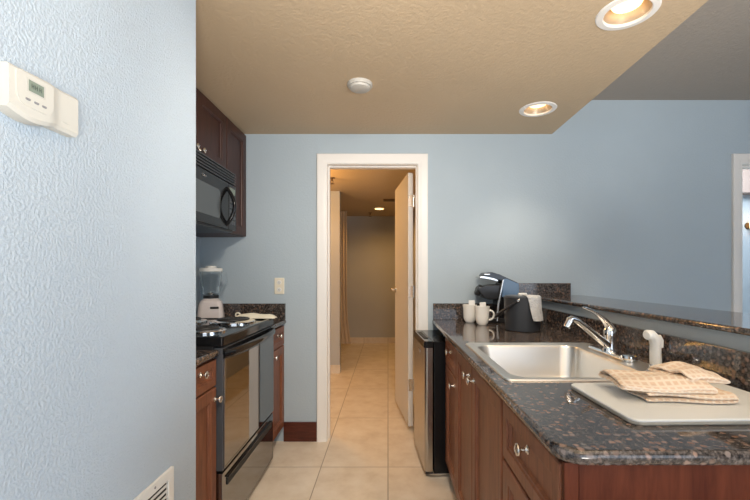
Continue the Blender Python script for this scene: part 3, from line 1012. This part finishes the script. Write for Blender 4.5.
MB().lathe([(0.0135, -0.028), (0.0145, -0.024), (0.0145, 0.002), (0.012, 0.006)], 20, Matrix.Translation((-0.208, -0.096, 0.146)) @ Matrix.Rotation(R(30), 4, 'Y')).build('aerator', 'chrome', sobj)
lv = bez((0.006, 0.004, 0.100), (-0.04, -0.02, 0.158), (-0.09, -0.05, 0.182), (-0.158, -0.085, 0.200), 14)
MB().tube(lv, [0.021, 0.020, 0.018, 0.0165, 0.015, 0.014, 0.013, 0.012, 0.011, 0.0105, 0.010, 0.0095, 0.009, 0.008, 0.005], 14, squash=0.6).build('lever', 'chrome', fc)

ss = thing('sink_sprayer', 'white pull-out sprayer in a chrome holder beside the faucet', 'sprayer', (0.884, 1.288, ZT + 0.0065))
MB().lathe([(0.029, 0.0), (0.029, 0.006), (0.022, 0.012), (0.019, 0.022), (0.021, 0.026), (0.020, 0.031), (0.0, 0.031)], 28, cap1=False).build('holder', 'chrome', ss)
pts = [(0, 0, 0.030), (0, 0, 0.045), (-0.001, 0, 0.070), (0.0, 0, 0.095), (-0.006, -0.003, 0.115), (-0.022, -0.009, 0.128), (-0.036, -0.014, 0.130), (-0.041, -0.016, 0.129)]
sb = MB().tube(pts, [0.0165, 0.0175, 0.0165, 0.0165, 0.0175, 0.0175, 0.0165, 0.012], 18).build('spray_head', 'white_plastic', ss)
MB().tube([(0.010, 0.002, 0.122), (0.020, 0.004, 0.108), (0.0215, 0.004, 0.085)], [0.009, 0.008, 0.006], 10).build('trigger', 'white_plastic', sb)

# ------------------------------------------------------------------ things on the counter
# cutting board
cb = thing('cutting_board', 'thin white plastic cutting board beside the sink under the folded towel', 'cutting board', (0.54, 0.857, ZT + 0.0005), R(1.5))
b = MB()
b.loft([rrect(0.002, 0.448, 0.002, 0.292, 0.022, 0.0), rrect(0, 0.450, 0, 0.294, 0.022, 0.003), rrect(0, 0.450, 0, 0.294, 0.022, 0.0085)])
b.build('edge', 'board_edge', cb)
b = MB()
b.loft([rrect(0, 0.450, 0, 0.294, 0.022, 0.0083), rrect(0, 0.450, 0, 0.294, 0.022, 0.0115), rrect(0.003, 0.447, 0.003, 0.291, 0.02, 0.0135)])
b.build('face', 'board', cb)

# folded towel: thick ribbons folded back and forth
def folded(bm_, uvl, width, length, layers, th_, mtx, seed, hump=0.0, uoff=0.0, droop=0.0):
    rnd = random.Random(seed)
    cl = []
    half = width / 2
    gap = th_ * 1.12
    for k in range(layers):
        d = 1 if k % 2 == 0 else -1
        w0 = half * (1 - 0.03 * k)
        N = 14
        for i in range(N + 1):
            t = i / N
            cl.append((d * (-w0 + 2 * w0 * t), k * gap))
        if k < layers - 1:
            for i in range(1, 6):
                a = -pi / 2 + pi * i / 6
                cl.append((d * (w0 + gap / 2 * cos(a) * 1.3), k * gap + gap / 2 + gap / 2 * sin(a)))
    s_ = [0]
    for p, q in zip(cl, cl[1:]):
        s_.append(s_[-1] + math.hypot(q[0] - p[0], q[1] - p[1]))
    M_ = 16
    grid = []
    for j in range(M_ + 1):
        v = j / M_
        row_o, row_i = [], []
        for i, p in enumerate(cl):
            a = cl[max(0, i - 1)]
            c = cl[min(len(cl) - 1, i + 1)]
            tx, tz = c[0] - a[0], c[1] - a[1]
            ln = math.hypot(tx, tz) or 1
            nx, nz_ = -tz / ln, tx / ln
            lay = p[1] / (gap * max(1, layers - 1))
            endr = 1 - 0.35 * max(0, abs(2 * v - 1) - 0.86) / 0.14
            tt = th_ / 2 * endr
            if i in (0, len(cl) - 1):
                tt *= 0.45
            wob = 0.004 * sin(v * 7 + seed + p[0] * 22) + 0.003 * sin(v * 15 + 2 * seed)
            zz = p[1] + th_ / 2 + lay * (hump * math.exp(-((p[0] / half - 0.15) / 0.6) ** 2) * math.exp(-((v - 0.55) / 0.45) ** 2) + wob * 0.8) - droop * lay * (abs(2 * v - 1) ** 3)
            y = (v - 0.5) * length + 0.006 * sin(p[0] * 30 + seed) + lay * 0.006 * sin(seed * 3.1)
            xs = p[0] + 0.004 * sin(v * 9 + seed * 2)
            row_o.append(Vector((xs + nx * tt, y, zz + nz_ * tt)))
            row_i.append(Vector((xs - nx * tt, y, zz - nz_ * tt)))
        grid.append((row_o, row_i))
    n = len(cl)
    vv = []
    for ro, ri in grid:
        vv.append(([bm_.verts.new(mtx @ p) for p in ro], [bm_.verts.new(mtx @ p) for p in ri]))
    def face(q, uvs):
        try:
            f = bm_.faces.new(q)
        except ValueError:
            return
        for lp_, uv in zip(f.loops, uvs):
            lp_[uvl].uv = uv
    for j in range(M_):
        v0, v1 = j / M_ * length, (j + 1) / M_ * length
        for side in (0, 1):
            for i in range(n - 1):
                face((vv[j][side][i], vv[j][side][i + 1], vv[j + 1][side][i + 1], vv[j + 1][side][i]),
                     ((s_[i] + uoff, v0), (s_[i + 1] + uoff, v0), (s_[i + 1] + uoff, v1), (s_[i] + uoff, v1)))
        for i in (0, n - 1):
            face((vv[j][0][i], vv[j + 1][0][i], vv[j + 1][1][i], vv[j][1][i]), ((s_[i], v0), (s_[i], v1), (s_[i] + th_, v1), (s_[i] + th_, v0)))
    for j in (0, M_):
        for i in range(n - 1):
            face((vv[j][0][i], vv[j][0][i + 1], vv[j][1][i + 1], vv[j][1][i]), ((s_[i], 0), (s_[i + 1], 0), (s_[i + 1], th_), (s_[i], th_)))

b = MB()
uvl = b.bm.loops.layers.uv.new('UVMap')
zb = 0.0
folded(b.bm, uvl, 0.212, 0.140, 2, 0.0105, Matrix.Translation((0.022, 0.0, 0.0)) @ Matrix.Rotation(R(-3), 4, 'Z'), 3)
folded(b.bm, uvl, 0.215, 0.150, 2, 0.0120, Matrix.Translation((-0.022, 0.012, 0.0225)) @ Matrix.Rotation(R(-6), 4, 'Z') @ Matrix.Rotation(R(1.0), 4, 'Y'), 5, hump=0.007, uoff=0.31, droop=0.008)
folded(b.bm, uvl, 0.118, 0.125, 2, 0.0120, Matrix.Translation((0.078, 0.028, 0.0385)) @ Matrix.Rotation(R(14), 4, 'Z') @ Matrix.Rotation(R(6), 4, 'Y'), 8, hump=0.012, uoff=0.77, droop=0.010)
tw = b.build('dish_towel', 'towel', smooth=70)
tw.location = (0.728, 1.030, ZT + 0.0150)
sub = tw.modifiers.new('soft', 'SUBSURF')
sub.levels = sub.render_levels = 1
tag(tw, 'folded beige checked dish towel lying on the white cutting board', 'towel')

# mugs and packets
def mug(label, x, y, rz):
    t = thing('mug', label, 'mug', (x, y, ZT + 0.0005), rz, 'white mugs in front of the coffee maker')
    t.scale = (1.02, 1.02, 1.06)
    MB().lathe([(0.0, 0.0), (0.026, 0.0), (0.029, 0.003), (0.036, 0.012), (0.042, 0.030), (0.044, 0.055), (0.0445, 0.085), (0.048, 0.112), (0.0485, 0.1145), (0.047, 0.1145),
                (0.0425, 0.088), (0.041, 0.055), (0.038, 0.030), (0.030, 0.012), (0.0, 0.008)], 36, cap0=False, cap1=False).build('cup', 'ceramic', t)
    MB().tube(bez((0.043, 0, 0.088), (0.083, 0, 0.098), (0.083, 0, 0.030), (0.040, 0, 0.030), 14), 0.0058, 10).build('handle', 'ceramic', t)
    return t
mug('cream mug with its handle towards the coffee maker, nearer of two', 0.622, 2.575, R(-12))
mug('cream mug half hidden behind the other mug, left of it', 0.566, 2.700, R(70))
def packet(label, x, y, z, rz, tilt, hgt):
    b = MB()
    b.loft([[Vector((p.x, 0.002 * s_, p.y)) for p in rrect(-0.021 + i_, 0.021 - i_, i_, hgt - i_, 0.002, 0)] for s_, i_ in ((-1, 0.002), (-0.4, 0.0), (0.4, 0.0), (1, 0.002))])
    o = tag(b.build('sachet', 'paper'), label, 'sachet', 'paper sachets standing in the mugs')
    o.location = (x, y, z)
    o.rotation_euler = (R(tilt), 0, rz)
packet('white paper sachet standing in the front mug', 0.630, 2.572, ZT + 0.0125, R(8), -6, 0.135)
packet('white paper sachet standing in the rear mug', 0.580, 2.696, ZT + 0.0125, R(-6), -5, 0.140)

# coffee maker (front faces -x)
cm = thing('coffee_maker', 'black single-serve coffee maker with silver trim and blue water tank', 'coffee maker', (0.773, 2.745, ZT + 0.0005))
def xz(pts, y0, y1, bev=0.006):
    b = MB()
    b.loft([[Vector((x, y, z)) for x, z in pts] for y in (y0, y1)])
    if bev:
        bmesh.ops.bevel(b.bm, geom=[e_ for e_ in b.bm.edges], offset=bev, segments=2, affect='EDGES', profile=0.5)
    return b
xz([(-0.095, 0.0), (0.122, 0.0), (0.122, 0.030), (-0.02, 0.032), (-0.095, 0.028)], -0.080, 0.080).build('drip_base', 'black_plastic', cm)
MB().box(-0.088, -0.03, -0.06, 0.06, 0.028, 0.036, 0.003).build('drip_tray', 'silver_trim', cm)
xz([(-0.026, 0.028), (0.120, 0.028), (0.120, 0.185), (0.020, 0.285), (0.004, 0.270), (-0.014, 0.14)], -0.072, 0.080).build('column', 'black_gloss', cm)
xz([(-0.152, 0.222), (-0.112, 0.170), (-0.080, 0.158), (-0.02, 0.158), (0.004, 0.180), (0.012, 0.262), (-0.05, 0.262), (-0.10, 0.252), (-0.140, 0.248)], -0.060, 0.062, 0.010).build('brew_head', 'brew_black', cm)
b = MB()
b.lathe([(0.036, 0.0), (0.040, 0.008), (0.040, 0.030), (0.032, 0.036)], 24, Matrix.Translation((-0.118, 0, 0.212)) @ Matrix.Rotation(R(-62), 4, 'Y'))
b.build('pod_holder', 'black_plastic', cm)
lid = xz([(-0.118, 0.325), (-0.102, 0.344), (-0.056, 0.347), (-0.007, 0.332), (0.035, 0.312), (0.122, 0.274), (0.121, 0.258), (0.036, 0.284), (0.0, 0.288), (-0.05, 0.306), (-0.112, 0.318)], -0.070, 0.078, 0.007).build('lid', 'lid_plastic', cm)
xz([(-0.145, 0.312), (-0.128, 0.321), (-0.06, 0.314), (-0.015, 0.293), (-0.02, 0.282), (-0.07, 0.300), (-0.135, 0.306)], -0.066, 0.074, 0.002).build('lid_lip', 'silver_trim', lid)
MB().box(-0.112, -0.072, -0.074, -0.058, 0.326, 0.338, 0.003).build('lid_handle', 'silver_trim', lid)
bp = bez((0.016, -0.077, 0.296), (0.000, -0.079, 0.22), (-0.022, -0.080, 0.13), (-0.026, -0.082, 0.012), 16)
MB().tube(bp, [0.007 + 0.004 * (i / 16) for i in range(17)], 10).build('side_band', 'silver_trim', cm)
xz([(0.006, 0.176), (0.123, 0.186), (0.123, 0.268), (0.036, 0.304), (0.018, 0.298)], -0.082, -0.068, 0.005).build('water_tank', 'reservoir', cm)

# ice bucket
ib = thing('ice_bucket', 'black round ice bucket with a lid, bail handle and bag over its rim', 'bucket', (0.805, 2.335, ZT + 0.0005))
MB().lathe([(0.098, 0.0), (0.101, 0.004), (0.105, 0.10), (0.107, 0.185), (0.109, 0.190), (0.109, 0.197), (0.104, 0.199), (0.0, 0.199)], 48, cap1=False).build('pail', 'bucket', ib)
b = MB()
b.lathe([(0.103, 0.1985), (0.103, 0.204), (0.09, 0.207), (0.0, 0.208)], 48, cap1=False)
lid2 = b.build('lid', 'grey_plastic', ib)
b = MB()
b.loft([rrect(-0.024, 0.024, -0.012, 0.012, 0.006, 0.207), rrect(-0.025, 0.025, -0.013, 0.013, 0.006, 0.218), rrect(-0.022, 0.022, -0.010, 0.010, 0.006, 0.221)])
b.build('lid_knob', 'white_plastic', lid2)
hb = []
hd, od_ = Vector((-0.5, -0.866, 0)), Vector((-0.866, 0.5, 0))
for i in range(25):
    a = pi * i / 24
    hb.append(hd * (0.1125 * cos(a)) + od_ * (0.150 * sin(a) ** 0.75) + Vector((0, 0, 0.182 - 0.105 * sin(a) ** 0.75)))
MB().tube(hb, [0.0065 + 0.003 * sin(pi * i / 24) for i in range(25)], 10).build('bail_handle', 'black_plastic', ib)
for s_ in (-1, 1):
    c_ = hd * (s_ * 0.104)
    MB().lathe([(0.009, 0.0), (0.009, 0.014), (0.005, 0.017)], 14, Matrix.Translation((c_.x, c_.y, 0.182)) @ (hd * s_).to_track_quat('Z', 'Y').to_matrix().to_4x4()).build('pivot', 'silver_trim', ib)
# folded bag draped over the rim
bag = thing('ice_bag', 'crumpled grey plastic bag hanging over the rim of the ice bucket', 'bag', (0.805, 2.335, ZT + 0.0005))
b = MB()
path = [(-0.02, 0.2095), (0.035, 0.2095), (0.085, 0.2088), (0.106, 0.208), (0.1145, 0.200), (0.1150, 0.17), (0.1165, 0.13), (0.120, 0.09), (0.122, 0.066)]
NJ = 8
rows2 = []
for i, (r_, z) in enumerate(path):
    u = i / (len(path) - 1)
    o_, n_ = [], []
    for j in range(NJ + 1):
        a = R(-110) + R(30) * u + (R(55) - R(20) * u) * j / NJ
        dd = 0.0035 * noise.noise(Vector((i * 1.7, j * 1.3, 0.3)))
        rr = r_ + max(0.0, dd) + 0.001
        zz = z + (max(0, dd) if i < 4 else 0.004 * noise.noise(Vector((j * 0.9, 3.1, i * 0.5))))
        o_.append(Vector((rr * cos(a), rr * sin(a), zz)))
        n_.append(Vector(((rr + 0.003) * cos(a), (rr + 0.003) * sin(a), zz + (0.003 if i < 4 else 0))))
    rows2.append(o_ + list(reversed(n_)))
b.loft(rows2)
b.build('bag_sheet', 'bag', bag, 25)
